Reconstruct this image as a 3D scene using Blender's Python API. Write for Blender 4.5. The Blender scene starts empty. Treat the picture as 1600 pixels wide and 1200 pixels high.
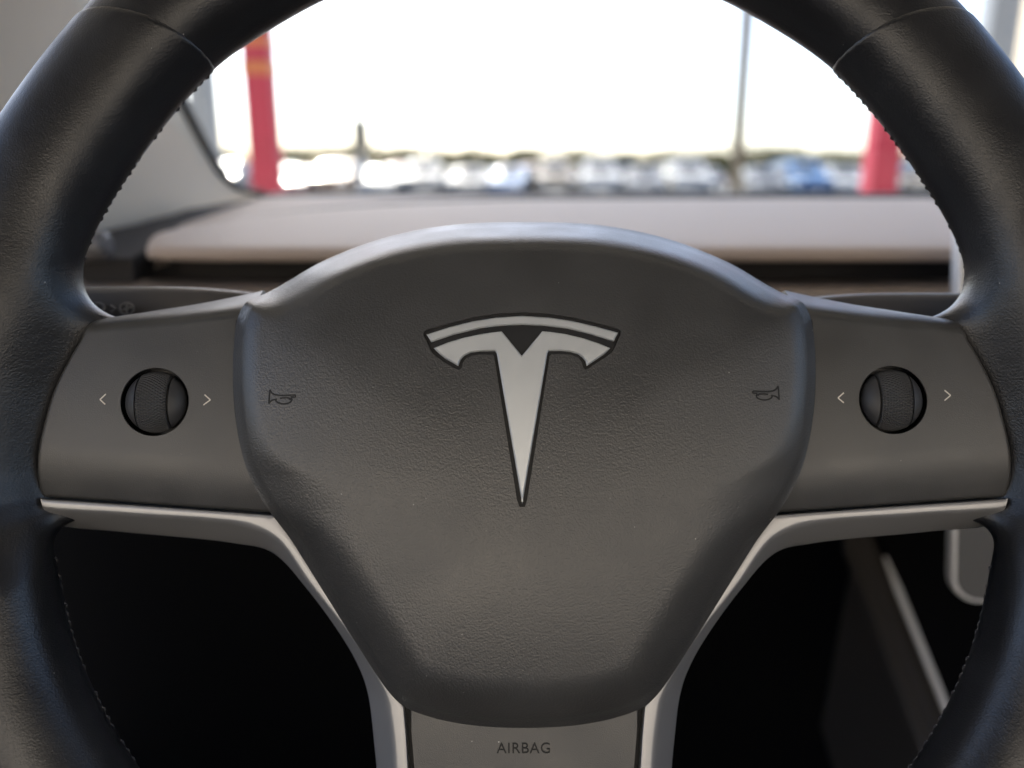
import bpy, bmesh, math, random
import numpy as np
from mathutils import Vector, Matrix
random.seed(7); rng = np.random.default_rng(7)
sc = bpy.context.scene
COL = sc.collection
R = math.radians
# ------------------------------------------------------------------ camera
F = 1256.0; PITCH = R(14.7); CAMZ = 1.15
cam_loc = Vector((0, 0, CAMZ))
AX = Vector((1, 0, 0)); AF = Vector((0, math.cos(PITCH), -math.sin(PITCH))); AU = Vector((0, math.sin(PITCH), math.cos(PITCH)))
cd = bpy.data.cameras.new('camera'); cam = bpy.data.objects.new('camera', cd); COL.objects.link(cam)
cam.location = cam_loc; cam.rotation_euler = (R(90) - PITCH, 0, 0)
cd.sensor_width = 36; cd.lens = 36 * F / 1600; cd.clip_start = 0.02; cd.clip_end = 3000
sc.camera = cam
D0 = 0.270
cd.dof.use_dof = True; cd.dof.focus_distance = D0 - 0.012; cd.dof.aperture_fstop = 5.2; cd.dof.aperture_blades = 0

def ray(px, py):
    return AF + AX * ((px - 800) / F) + AU * ((600 - py) / F)
def atY(px, py, Y):                 # world point at forward distance Y
    d = ray(px, py); return cam_loc + d * (Y / d.y)
# wheel frame
TILT = R(5.0)
WN = (-AF) * math.cos(TILT) + AU * math.sin(TILT)
WV = AU * math.cos(TILT) + AF * math.sin(TILT)
WO = cam_loc + ray(819, 669) * D0
WM = Matrix((( AX.x, WV.x, WN.x, WO.x), (AX.y, WV.y, WN.y, WO.y), (AX.z, WV.z, WN.z, WO.z), (0, 0, 0, 1)))
def P(px, py, w=0.0):               # point of the wheel's own frame at height w above its plane
    d = ray(px, py); t = (WN.dot(WO - cam_loc) + w) / WN.dot(d)
    q = cam_loc + d * t - WO
    return np.array((q.dot(AX), q.dot(WV), q.dot(WN)))
def P2(px, py, w=0.0): return P(px, py, w)[:2]

# ------------------------------------------------------------------ helpers
def mesh_obj(name, verts, faces, mat=None, parent=None, smooth=True, sharp=None):
    me = bpy.data.meshes.new(name)
    me.from_pydata([tuple(map(float, v)) for v in verts], [], [tuple(int(i) for i in f) for f in faces])
    me.update()
    bm = bmesh.new(); bm.from_mesh(me); bmesh.ops.recalc_face_normals(bm, faces=bm.faces); bm.to_mesh(me); bm.free()
    return link_mesh(name, me, mat, parent, smooth, sharp)
def link_mesh(name, me, mat=None, parent=None, smooth=True, sharp=None):
    if smooth: me.shade_smooth()
    if sharp is not None: me.set_sharp_from_angle(angle=R(sharp))
    o = bpy.data.objects.new(name, me); COL.objects.link(o)
    if mat: me.materials.append(mat)
    if parent: o.parent = parent
    return o
def empty(name, loc=(0, 0, 0), label=None, cat=None, group=None, mtx=None):
    o = bpy.data.objects.new(name, None); COL.objects.link(o); o.empty_display_size = 0.05
    if mtx is not None: o.matrix_world = mtx
    else: o.location = loc
    tag(o, label, cat, group); return o
def tag(o, label=None, cat=None, group=None, kind=None):
    if label: o['label'] = label
    if cat: o['category'] = cat
    if group: o['group'] = group
    if kind: o['kind'] = kind
    return o
def bm_obj(name, bm, mat, parent=None, smooth=False, sharp=None):
    me = bpy.data.meshes.new(name); bmesh.ops.recalc_face_normals(bm, faces=bm.faces); bm.to_mesh(me); bm.free()
    return link_mesh(name, me, mat, parent, smooth, sharp)
def box_bm(bm, x0, x1, y0, y1, z0, z1, bev=0.0, seg=2):
    m = bmesh.ops.create_cube(bm, size=1.0)['verts']
    for v in m: v.co = Vector((x0 + (v.co.x + .5) * (x1 - x0), y0 + (v.co.y + .5) * (y1 - y0), z0 + (v.co.z + .5) * (z1 - z0)))
    if bev > 0:
        es = list({e for v in m for e in v.link_edges})
        bmesh.ops.bevel(bm, geom=es, offset=bev, segments=seg, affect='EDGES', profile=0.5)
def cyl_bm(bm, p0, p1, r0, r1=None, seg=16, caps=True):
    r1 = r0 if r1 is None else r1
    p0 = Vector(p0); p1 = Vector(p1); d = (p1 - p0).normalized()
    a = d.orthogonal().normalized(); b = d.cross(a)
    A = [bm.verts.new(p0 + (a * math.cos(2*math.pi*i/seg) + b * math.sin(2*math.pi*i/seg)) * r0) for i in range(seg)]
    B = [bm.verts.new(p1 + (a * math.cos(2*math.pi*i/seg) + b * math.sin(2*math.pi*i/seg)) * r1) for i in range(seg)]
    for i in range(seg): bm.faces.new((A[i], A[(i+1) % seg], B[(i+1) % seg], B[i]))
    if caps: bm.faces.new(A[::-1]); bm.faces.new(B)
def spline(pts, n=12, closed=False):
    pts = [np.array(p, float) for p in pts]; out = []
    m = len(pts); rngi = range(m if closed else m - 1)
    for i in rngi:
        p1, p2 = pts[i], pts[(i+1) % m]
        p0 = pts[(i-1) % m] if (closed or i > 0) else 2*p1 - p2
        p3 = pts[(i+2) % m] if (closed or i < m-2) else 2*p2 - p1
        # centripetal catmull-rom
        t0 = 0; t1 = t0 + max(np.linalg.norm(p1-p0), 1e-6)**.5; t2 = t1 + max(np.linalg.norm(p2-p1), 1e-6)**.5; t3 = t2 + max(np.linalg.norm(p3-p2), 1e-6)**.5
        for k in range(n):
            t = t1 + (t2-t1)*k/n
            a1 = (t1-t)/(t1-t0)*p0+(t-t0)/(t1-t0)*p1; a2 = (t2-t)/(t2-t1)*p1+(t-t1)/(t2-t1)*p2; a3 = (t3-t)/(t3-t2)*p2+(t-t2)/(t3-t2)*p3
            b1 = (t2-t)/(t2-t0)*a1+(t-t0)/(t2-t0)*a2; b2 = (t3-t)/(t3-t1)*a2+(t-t1)/(t3-t1)*a3
            out.append((t2-t)/(t2-t1)*b1+(t-t1)/(t2-t1)*b2)
    if not closed: out.append(pts[-1])
    return np.array(out)
def resample(pts, n):
    pts = np.asarray(pts, float); s = np.r_[0, np.cumsum(np.linalg.norm(np.diff(pts, axis=0), axis=1))]
    t = np.linspace(0, s[-1], n); return np.stack([np.interp(t, s, pts[:, k]) for k in range(pts.shape[1])], 1)
def grid_faces(nu, nv, off=0, wrapu=False):
    f = []
    for i in range(nu if wrapu else nu-1):
        for j in range(nv-1):
            a = off+i*nv+j; b = off+((i+1) % nu)*nv+j; f.append((a, b, b+1, a+1))
    return f
def sstep(a, b, x): t = np.clip((x-a)/(b-a), 0, 1); return t*t*(3-2*t)
def smin(a, b, k): h = np.clip(.5+.5*(b-a)/k, 0, 1); return b*(1-h)+a*h-k*h*(1-h)
def smax(a, b, k): return -smin(-a, -b, k)

# ------------------------------------------------------------------ materials
def mat(name, col, rough=.5, metal=0.0, spec=.5, var=0.0, vscale=20, bump=None, sheen=0, coat=0, rvar=0.0, dust=0):
    m = bpy.data.materials.new(name); m.use_nodes = True; nt = m.node_tree; b = nt.nodes['Principled BSDF']
    b.inputs['Base Color'].default_value = (*col, 1); b.inputs['Roughness'].default_value = rough; b.inputs['Metallic'].default_value = metal
    b.inputs['Specular IOR Level'].default_value = spec; b.inputs['Coat Weight'].default_value = coat; b.inputs['Coat Roughness'].default_value = .13
    if sheen: b.inputs['Sheen Weight'].default_value = sheen; b.inputs['Sheen Roughness'].default_value = .5
    tc = nt.nodes.new('ShaderNodeTexCoord')
    if var or rvar:
        n = nt.nodes.new('ShaderNodeTexNoise'); n.inputs['Scale'].default_value = vscale; n.inputs['Detail'].default_value = 5
        nt.links.new(tc.outputs['Object'], n.inputs['Vector'])
        if var:
            r = nt.nodes.new('ShaderNodeValToRGB'); r.color_ramp.elements[0].position = .3; r.color_ramp.elements[1].position = .7
            r.color_ramp.elements[0].color = (*[c*(1-var) for c in col], 1); r.color_ramp.elements[1].color = (*[min(1, c*(1+var)) for c in col], 1)
            nt.links.new(n.outputs['Fac'], r.inputs['Fac']); nt.links.new(r.outputs['Color'], b.inputs['Base Color'])
        if rvar:
            mr = nt.nodes.new('ShaderNodeMapRange'); mr.inputs['From Min'].default_value = .3; mr.inputs['From Max'].default_value = .7
            mr.inputs['To Min'].default_value = max(0.02, rough-rvar); mr.inputs['To Max'].default_value = rough+rvar
            nt.links.new(n.outputs['Fac'], mr.inputs['Value']); nt.links.new(mr.outputs['Result'], b.inputs['Roughness'])
    if dust:
        vd = nt.nodes.new('ShaderNodeTexVoronoi'); vd.inputs['Scale'].default_value = dust; nt.links.new(tc.outputs['Object'], vd.inputs['Vector'])
        sr = nt.nodes.new('ShaderNodeSeparateColor'); nt.links.new(vd.outputs['Color'], sr.inputs[0])
        c1 = nt.nodes.new('ShaderNodeMath'); c1.operation = 'MULTIPLY_ADD'; c1.inputs[1].default_value = .16; c1.inputs[2].default_value = -.105; nt.links.new(sr.outputs[0], c1.inputs[0])
        c2 = nt.nodes.new('ShaderNodeMath'); c2.operation = 'LESS_THAN'; nt.links.new(vd.outputs['Distance'], c2.inputs[0]); nt.links.new(c1.outputs[0], c2.inputs[1])
        mxx = nt.nodes.new('ShaderNodeMix'); mxx.data_type = 'RGBA'
        src = b.inputs['Base Color'].links[0].from_socket if b.inputs['Base Color'].links else None
        ai = [i for i in mxx.inputs if i.name == 'A' and i.type == 'RGBA'][0]; bi = [i for i in mxx.inputs if i.name == 'B' and i.type == 'RGBA'][0]; bi.default_value = (.34, .33, .31, 1)
        if src: nt.links.new(src, ai)
        else: ai.default_value = (*col, 1)
        nt.links.new(c2.outputs[0], mxx.inputs['Factor']); nt.links.new([o for o in mxx.outputs if o.type == 'RGBA'][0], b.inputs['Base Color'])
    if bump:
        last = None
        for (kind, scale, dist) in bump:
            if kind == 'vor':
                t = nt.nodes.new('ShaderNodeTexVoronoi'); t.feature = 'SMOOTH_F1'; t.inputs['Smoothness'].default_value = .4; out = t.outputs['Distance']
            elif kind == 'crack':
                t = nt.nodes.new('ShaderNodeTexVoronoi'); t.feature = 'DISTANCE_TO_EDGE'; out = t.outputs['Distance']
            else:
                t = nt.nodes.new('ShaderNodeTexNoise'); t.inputs['Detail'].default_value = 3; out = t.outputs['Fac']
            t.inputs['Scale'].default_value = scale
            if kind in ('vor', 'crack'):      # warp the cells so that the grain is irregular
                wn = nt.nodes.new('ShaderNodeTexNoise'); wn.inputs['Scale'].default_value = scale*.5
                va = nt.nodes.new('ShaderNodeVectorMath'); va.operation = 'MULTIPLY_ADD'
                va.inputs[1].default_value = (1.6/scale,)*3
                nt.links.new(tc.outputs['Object'], wn.inputs['Vector']); nt.links.new(wn.outputs['Color'], va.inputs[0]); nt.links.new(tc.outputs['Object'], va.inputs[2])
                nt.links.new(va.outputs[0], t.inputs['Vector'])
            else: nt.links.new(tc.outputs['Object'], t.inputs['Vector'])
            if kind == 'crack':
                mm = nt.nodes.new('ShaderNodeMath'); mm.operation = 'MINIMUM'; mm.inputs[1].default_value = .28
                nt.links.new(out, mm.inputs[0]); out = mm.outputs[0]
            bp = nt.nodes.new('ShaderNodeBump'); bp.inputs['Strength'].default_value = 1.0; bp.inputs['Distance'].default_value = dist
            nt.links.new(out, bp.inputs['Height'])
            if last: nt.links.new(last.outputs['Normal'], bp.inputs['Normal'])
            last = bp
        nt.links.new(last.outputs['Normal'], b.inputs['Normal'])
    return m
M = {}
M['leather'] = mat('wheel_leather', (.0115, .0118, .0135), .345, spec=.6, dust=230, bump=[('noise', 60, .0003), ('vor', 1500, .000055), ('noise', 2600, .00004)], rvar=.06, vscale=60)
M['pad'] = mat('pad_vinyl', (.0435, .0435, .0435), .345, spec=.7, dust=260, var=.10, bump=[('vor', 1500, -.00007), ('noise', 2200, .00004)], rvar=.06, vscale=38)
M['plastic'] = mat('spoke_plastic', (.0505, .0505, .0505), .37, spec=.65, dust=240, var=.10, bump=[('noise', 3000, .00006)], rvar=.08, vscale=45)
M['trimmetal'] = mat('satin_metal_trim', (.37, .37, .375), .36, metal=.55, bump=[('noise', 5000, .00001)])
M['emblem'] = mat('brushed_emblem_metal', (.60, .62, .625), .40, metal=.45, bump=[('noise', 2500, .00001)], rvar=.05, vscale=300)
M['glossblack'] = mat('gloss_black', (.008, .008, .009), .18)
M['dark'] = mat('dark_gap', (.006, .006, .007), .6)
M['rubber'] = mat('wheel_rubber', (.035, .035, .037), .5)
M['thread'] = mat('stitch_thread', (.10, .095, .095), .5)
M['print'] = mat('printed_marks', (.78, .74, .66), .5)
M['symbol'] = mat('stalk_symbol_print', (.22, .21, .2), .6)
M['icon'] = mat('embossed_icon', (.017, .017, .017), .6, spec=.3)
M['dash'] = mat('dash_pad_fabric', (.40, .315, .255), .6, spec=.4, bump=[('noise', 900, .0003)], sheen=.25)
M['dashdark'] = mat('dash_base_plastic', (.030, .028, .028), .7, spec=.15)
M['dashtrim'] = mat('dash_trim_wood', (.20, .155, .12), .45, var=.2, vscale=30)
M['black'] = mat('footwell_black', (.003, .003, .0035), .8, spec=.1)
M['pillar'] = mat('pillar_cloth', (.68, .60, .49), .85, bump=[('noise', 1200, .0003)])
M['screenframe'] = mat('screen_frame_metal', (.70, .71, .74), .35, metal=.2)
M['column'] = mat('column_shroud_plastic', (.048, .042, .037), .5)
M['stalk'] = mat('stalk_plastic', (.10, .095, .095), .38)
M['silver'] = mat('console_silver', (.88, .86, .82), .3, metal=.1)
M['headliner'] = mat('headliner_cloth', (.45, .44, .42), .9)

def knurl_mat():
    m = mat('knurled_rubber', (.045, .045, .046), .42); nt = m.node_tree; b = nt.nodes['Principled BSDF']
    tc = nt.nodes.new('ShaderNodeTexCoord'); sx = nt.nodes.new('ShaderNodeSeparateXYZ'); nt.links.new(tc.outputs['Object'], sx.inputs[0])
    at = nt.nodes.new('ShaderNodeMath'); at.operation = 'ARCTAN2'; nt.links.new(sx.outputs['Y'], at.inputs[0]); nt.links.new(sx.outputs['Z'], at.inputs[1])
    def lin(a, b_, sgn):
        m1 = nt.nodes.new('ShaderNodeMath'); m1.operation = 'MULTIPLY'; m1.inputs[1].default_value = 60; nt.links.new(at.outputs[0], m1.inputs[0])
        m2 = nt.nodes.new('ShaderNodeMath'); m2.operation = 'MULTIPLY_ADD'; m2.inputs[1].default_value = sgn*3500; nt.links.new(sx.outputs['X'], m2.inputs[0]); nt.links.new(m1.outputs[0], m2.inputs[2])
        s = nt.nodes.new('ShaderNodeMath'); s.operation = 'SINE'; nt.links.new(m2.outputs[0], s.inputs[0]); return s
    s1 = lin(0, 0, 1); s2 = lin(0, 0, -1)
    mx = nt.nodes.new('ShaderNodeMath'); mx.operation = 'ADD'; nt.links.new(s1.outputs[0], mx.inputs[0]); nt.links.new(s2.outputs[0], mx.inputs[1])
    bp = nt.nodes.new('ShaderNodeBump'); bp.inputs['Distance'].default_value = .00012; nt.links.new(mx.outputs[0], bp.inputs['Height']); nt.links.new(bp.outputs['Normal'], b.inputs['Normal'])
    return m
M['knurl'] = knurl_mat()

# ------------------------------------------------------------------ steering wheel
wheel = empty('steering_wheel', mtx=WM, label='black leather steering wheel with silver emblem, filling the frame in front of the dashboard', cat='steering wheel')
C = (0.0, 0.0); RIMW = 0.002; RB = 0.0185; RA = 0.0206
# inner silhouette samples (left half), turned into the wheel's own polar coordinates
inn = [(819, -74), (500, 0), (430, 40), (345, 95), (240, 213), (200, 270), (135, 380), (118, 455), (92, 905), (100, 950), (115, 1010), (140, 1070), (175, 1140), (215, 1200), (320, 1330), (520, 1450), (819, 1510)]
pl = np.array([P2(x, y, RIMW) for x, y in inn]); th = np.degrees(np.arctan2(pl[:, 1], -pl[:, 0])); rr = np.hypot(pl[:, 0], pl[:, 1])
o_ = np.argsort(th); th, rr = th[o_], rr[o_]
TH = np.linspace(-90, 90, 721); RIN = np.interp(TH, th, rr)
ker = np.exp(-np.linspace(-2.2, 2.2, 61)**2); ker /= ker.sum(); RIN = np.convolve(np.pad(RIN, 30, mode='reflect'), ker, 'valid')
print('RIN mm', [round(float(v)*1000, 1) for v in rr])
def rin(theta): return np.interp(theta, TH, RIN)
HALF = 0.0232
def seam_theta(x, y):    # where the side grip ends and the top grip begins (depends on how far out across the rim)
    t = np.degrees(np.arctan2(y, np.abs(x))); r = np.hypot(x, y); s = np.clip((r - rin(t) - HALF)/HALF, -1.2, 1.2)
    return 46.6 - 4.4*s - .9*s*s
# leather outline of the spoke panel (left)
panel_left = [(190, 492), (160, 505), (138, 525), (112, 568), (92, 610), (78, 655), (67, 700), (60, 745), (60, 778)]
panel_top = [(190, 492), (230, 484), (300, 473), (372, 459), (407, 451)]
panel_bot = [(60, 778), (150, 783), (300, 794), (437, 803), (470, 806)]
foot_px = list(spline(panel_left, 6)[::-1]) + list(spline(panel_top, 4)[1:]) + [np.array((470, 806.))] + [np.array((470., 870.)), np.array((95., 824.)), np.array((66., 796.))]
foot = np.array([P2(x, y, .003) for x, y in foot_px])
def poly_sdf(x, y, poly):
    d = np.full(x.shape, 1e9); ins = np.zeros(x.shape, bool); n = len(poly)
    for i in range(n):
        ax, ay = poly[i]; bx, by = poly[(i+1) % n]; ex, ey = bx-ax, by-ay
        t = np.clip(((x-ax)*ex+(y-ay)*ey)/(ex*ex+ey*ey+1e-18), 0, 1)
        d = np.minimum(d, (x-ax-t*ex)**2+(y-ay-t*ey)**2)
        c = ((ay > y) != (by > y)); 
        with np.errstate(divide='ignore', invalid='ignore'): ins ^= c & (x < (bx-ax)*(y-ay)/(by-ay+1e-18)+ax)
    return np.where(ins, -1, 1)*np.sqrt(d)
stub = np.array([P2(x, y, -.008) for x, y in [(-60, 503), (195, 503), (440, 478), (470, 845), (380, 833), (170, 812), (120, 812), (90, 815), (-60, 816)]])
def field2d(x, y):
    t = np.degrees(np.arctan2(y, -x)); r = np.hypot(x, y); rc = rin(t)+HALF
    a = np.full(x.shape, RA)
    return dict(q=(r-rc)/a, a=a, stub=poly_sdf(x, y, stub), foot=poly_sdf(x, y, foot), seam=(t-seam_theta(x, y))*math.pi/180*r,
                k=.010+.014*sstep(-.03, .02, y), end=-(x), t=t)
def field(c, z):
    p = 2.25
    q = (np.abs(c['q'])**p + np.abs((z-RIMW)/RB)**p)**(1/p)
    d1 = (q-1)*RB*.95
    rr_ = .006; th_ = .0085; wz = np.abs(z+.0112)-th_+rr_; xy = c['stub']+rr_
    d2 = np.minimum(np.maximum(xy, wz), 0)+np.sqrt(np.maximum(xy, 0)**2+np.maximum(wz, 0)**2)-rr_
    d = smin(d1, d2, c['k'])
    lim = (z-(-.0006+1.15*np.maximum(c['foot'], -.002)))/1.52
    d = smax(d, lim, .006)
    d = smax(d, c['seam'], .0022)
    return d
def surface_nets(x0, x1, y0, y1, z0, z1, h):
    xs = np.arange(x0, x1, h); ys = np.arange(y0, y1, h); zs = np.arange(z0, z1, h)
    X, Y = np.meshgrid(xs, ys, indexing='ij'); c = field2d(X, Y); c3 = {k: v[..., None] for k, v in c.items()}
    V = field(c3, zs[None, None, :]).astype(np.float32)
    # close the mesh at the grid's lower and inner ends
    V[0], V[-1], V[:, 0], V[:, -1] = 1e-3, 1e-3, 1e-3, 1e-3
    S = V < 0; nx, ny, nz = V.shape
    cnt = np.zeros((nx-1, ny-1, nz-1), np.int8)
    for dx in (0, 1):
        for dy in (0, 1):
            for dz in (0, 1): cnt += S[dx:nx-1+dx, dy:ny-1+dy, dz:nz-1+dz]
    act = (cnt > 0) & (cnt < 8); I, J, K = np.nonzero(act); n = len(I)
    idx = -np.ones(act.shape, np.int32); idx[I, J, K] = np.arange(n)
    acc = np.zeros((n, 3)); num = np.zeros(n); cor = [(a, b, c_) for a in (0, 1) for b in (0, 1) for c_ in (0, 1)]
    for a in cor:
        for ax in range(3):
            if a[ax]: continue
            b = list(a); b[ax] = 1
            va = V[I+a[0], J+a[1], K+a[2]]; vb = V[I+b[0], J+b[1], K+b[2]]; m = (va < 0) != (vb < 0)
            t = np.where(m, va/np.where(m, va-vb, 1), 0); p = np.stack([np.full(n, float(a[0])), np.full(n, float(a[1])), np.full(n, float(a[2]))], 1); p[:, ax] += t
            acc += p*m[:, None]; num += m
    pts = acc/num[:, None]+np.stack([I, J, K], 1); pts = pts*h+np.array([xs[0], ys[0], zs[0]])
    quads = []
    for ax in range(3):
        sl0 = [slice(None)]*3; sl1 = [slice(None)]*3; sl0[ax] = slice(0, -1); sl1[ax] = slice(1, None)
        cr = S[tuple(sl0)] != S[tuple(sl1)]; A, B, Cc = np.nonzero(cr); g = [A, B, Cc]; u, v = [k for k in range(3) if k != ax]
        ok = (g[u] > 0) & (g[v] > 0) & (g[u] < V.shape[u]-1) & (g[v] < V.shape[v]-1); g = [q[ok] for q in g]
        def at(du, dv):
            q = [k.copy() for k in g]; q[u] = q[u]+du; q[v] = q[v]+dv; return idx[q[0], q[1], q[2]]
        q = np.stack([at(-1, -1), at(0, -1), at(0, 0), at(-1, 0)], 1)
        flip = S[tuple(g)] ^ (ax == 1); q[~flip] = q[~flip][:, ::-1]; quads.append(q)
    quads = np.concatenate(quads); quads = quads[(quads >= 0).all(1)]
    def f3(p): return field(field2d(p[:, 0], p[:, 1]), p[:, 2])
    for _ in range(2):       # pull vertices onto the exact surface
        e = 2e-4; f0 = f3(pts); G = np.stack([(f3(pts+np.eye(3)[k]*e)-f0)/e for k in range(3)], 1)
        g2 = (G**2).sum(1); st = np.clip(f0/np.maximum(g2, .05), -h*.6, h*.6); good = (pts[:, 0] > x0+2*h) & (pts[:, 0] < x1-3*h) & (pts[:, 1] > y0+2*h)
        pts -= (G*st[:, None])*good[:, None]
    return pts, quads
def big_mesh(name, pts, quads):
    me = bpy.data.meshes.new(name); me.vertices.add(len(pts)); me.vertices.foreach_set('co', np.asarray(pts, np.float32).ravel())
    me.loops.add(len(quads)*4); me.loops.foreach_set('vertex_index', np.asarray(quads, np.int32).ravel())
    me.polygons.add(len(quads)); me.polygons.foreach_set('loop_start', np.arange(len(quads), dtype=np.int32)*4)
    me.update(calc_edges=True); me.validate(); return me
xin = P2(425, 640)[0]
pts, quads = surface_nets(-.225, xin, -.226, .150, -.024, .026, .00095)
print('grip verts', len(pts))
gl = link_mesh('side_grip', big_mesh('side_grip', pts, quads), M['leather'], wheel)
ptr = pts*np.array([-1, 1, 1]); gr = link_mesh('side_grip', big_mesh('side_grip_mirror', ptr, quads[:, ::-1]), M['leather'], wheel)
# rim ring pieces built as swept sections: top grip and the bottom
def ring_piece(name, t0, t1, shrink):
    nu, nv = int(abs(t1-t0)*3), 64; V = []
    for i in range(nu+1):
        t = t0+(t1-t0)*i/nu; tm = t if t <= 90 else 180-t; sx = -1 if t <= 90 else 1
        rc = float(rin(tm))+HALF
        for j in range(nv):
            a = 2*math.pi*j/nv; ca, sa = math.cos(a), math.sin(a); e = 2/2.25
            u = math.copysign(abs(ca)**e, ca)*(RA-shrink); w = math.copysign(abs(sa)**e, sa)*(RB-shrink)
            V.append((sx*(rc+u)*math.cos(R(tm)), (rc+u)*math.sin(R(tm)), RIMW+w))
    Fq = []
    for i in range(nu):
        for j in range(nv): a = i*nv+j; b = i*nv+(j+1) % nv; Fq.append((a, b, b+nv, a+nv))
    return mesh_obj(name, V, Fq, M['leather'], wheel)
ring_piece('top_grip', 36, 144, .0004)
ring_piece('bottom_grip', -96, -84, .0005)
# stitches on the inner edge
def stitches(side):
    outs = []
    for a0, a1 in [(48.6, 19.5), (-14.0, -80)]:
        bm = bmesh.new()
        n = int(abs(a1-a0)/1.05)
        for i in range(n):
            t = a0+(a1-a0)*(i+.5)/n + rng.normal()*.05; rc = float(rin(t))+HALF; ph = R(-24)
            def pt(dt, dph, lift):
                p = 2/2.25; a_ = ph+dph; r = rc-(RA+lift)*abs(math.cos(a_))**p; w = RIMW+math.copysign(abs(math.sin(a_))**p, a_)*(RB+lift)
                return Vector((side*-r*math.cos(R(t+dt)), r*math.sin(R(t+dt)), w))
            jj = rng.uniform(-.3, 1.7)
            if rng.random() < .28: continue
            A = pt(-.33, -.06, .0); B = pt(0, 0, .00022*jj); Cc = pt(.33, .06, .0)
            cyl_bm(bm, A, B, .0002, .00034, 6); cyl_bm(bm, B, Cc, .00034, .0002, 6)
        outs.append(bm_obj('stitching', bm, M['thread'], None, True))
    return outs
for side, g in ((1, gl), (-1, gr)):
    for s in stitches(side): s.parent = g

# ---- airbag pad
pad_px = [(818, 347), (700, 352), (600, 372), (520, 400), (450, 432), (410, 454), (386, 474), (373, 502), (367, 560), (368, 620), (375, 680), (387, 730), (407, 773), (438, 822), (475, 879), (520, 948), (560, 1010), (596, 1065), (612, 1086), (632, 1104), (680, 1122), (740, 1133), (819, 1137)]
pad_px = pad_px + [(1638-x, y) for x, y in pad_px[-2:0:-1]]
def pad_edge_w(y): return float(.0035-.0165*sstep(478, 372, np.float64(y))) if y < 800 else float(.0035-.0025*sstep(800, 1000, np.float64(y)))
pad_poly = spline([P2(x, y, pad_edge_w(y)) for x, y in pad_px], 8, True)
PC = P2(819, 740, 0)
rel = pad_poly-PC; pth = np.arctan2(rel[:, 1], rel[:, 0]); prr = np.hypot(rel[:, 0], rel[:, 1]); o_ = np.argsort(pth)
PT = np.linspace(-math.pi, math.pi, 1441); PR = np.interp(PT, pth[o_], prr[o_], period=2*math.pi)
PX, PY = PR*np.cos(PT), PR*np.sin(PT); nxn, nyn = np.gradient(PY), -np.gradient(PX)
nxn[0] = nxn[-1] = (PY[1]-PY[-2])/2; nyn[0] = nyn[-1] = -(PX[1]-PX[-2])/2
nl = np.hypot(nxn, nyn); PP = np.abs(PX*nxn+PY*nyn)/nl          # perpendicular distance of the edge line
k2 = np.exp(-np.linspace(-2, 2, 41)**2); k2 /= k2.sum()
PPs = np.convolve(np.pad(PP, 20, mode='wrap'), k2, 'valid'); NYs = np.convolve(np.pad(nyn/nl, 20, mode='wrap'), k2, 'valid')
def pad_h(x, y):
    x = np.asarray(x, float)-PC[0]; y = np.asarray(y, float)-PC[1]; t = np.arctan2(y, x); r = np.hypot(x, y)
    s = np.clip(r/np.interp(t, PT, PR), 0, 1); pp = np.interp(t, PT, PPs); d = (1-s)*pp
    up = np.interp(t, PT, NYs)
    wt = sstep(.50, .985, up); wb = sstep(.1, .55, -up)
    HL = .0140; HT = .0225
    top = HL-HT+smin(d*1.65, HT+0*d, .007)
    yb_ = float(P2(437, 806, .0035)[1]-PC[1]); e0 = .0096-.0038*(1-sstep(yb_-.010, yb_+.004, y))
    Ls = .0052+.0070*wb
    low = e0+smin(d*(HL-e0)/Ls, HL-e0, .0048)
    hh = wt*top+(1-wt)*np.maximum(low, 0)
    dome = .0085*(1-s**2.5)*np.clip(d/.004, 0, 1)
    return -.0045+hh+dome
ss = np.r_[1-np.linspace(0, 1, 34)**1.6*.30, np.linspace(.68, .0, 40)[:-1]]
nt_ = 540; tt = np.linspace(-math.pi, math.pi, nt_, endpoint=False); V = []
for t in tt:
    rr0 = float(np.interp(t, PT, PR))
    V.append((PC[0]+rr0*.985*math.cos(t), PC[1]+rr0*.985*math.sin(t), -.036))
    for s in ss:
        x, y = PC[0]+rr0*s*math.cos(t), PC[1]+rr0*s*math.sin(t); V.append((x, y, float(pad_h(x, y))))
nv = len(ss)+1; Fp = grid_faces(nt_, nv, 0, True)
V.append((PC[0], PC[1], float(pad_h(PC[0], PC[1])))); ctr = len(V)-1
for i in range(nt_): Fp.append((i*nv+nv-1, ((i+1) % nt_)*nv+nv-1, ctr))
V.append((PC[0], PC[1], -.036)); bc = len(V)-1
for i in range(nt_): Fp.append((((i+1) % nt_)*nv, i*nv, bc))
pad = mesh_obj('airbag_cover', V, Fp, M['pad'], wheel)
def boolean(o, cutter, sharp=35):
    m = o.modifiers.new('cut', 'BOOLEAN'); m.operation = 'DIFFERENCE'; m.solver = 'EXACT'; m.object = cutter
    bpy.context.view_layer.update()
    dg = bpy.context.evaluated_depsgraph_get(); me = bpy.data.meshes.new_from_object(o.evaluated_get(dg)); o.modifiers.clear()
    old = o.data; o.data = me; bpy.data.meshes.remove(old)
    me.shade_smooth(); me.set_sharp_from_angle(angle=R(sharp)); bpy.data.objects.remove(cutter, do_unlink=True)
def prism(name, poly, z0, z1, material, parent, bev=0.0):
    n = len(poly); bm = bmesh.new()
    b = [bm.verts.new((p[0], p[1], z0)) for p in poly]; t = [bm.verts.new((p[0], p[1], z1)) for p in poly]
    bm.faces.new(b[::-1]); top = bm.faces.new(t)
    for i in range(n): bm.faces.new((b[i], b[(i+1) % n], t[(i+1) % n], t[i]))
    if bev: bmesh.ops.bevel(bm, geom=list(top.edges), offset=bev, segments=2, affect='EDGES', profile=.5)
    return bm_obj(name, bm, material, parent)
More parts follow.
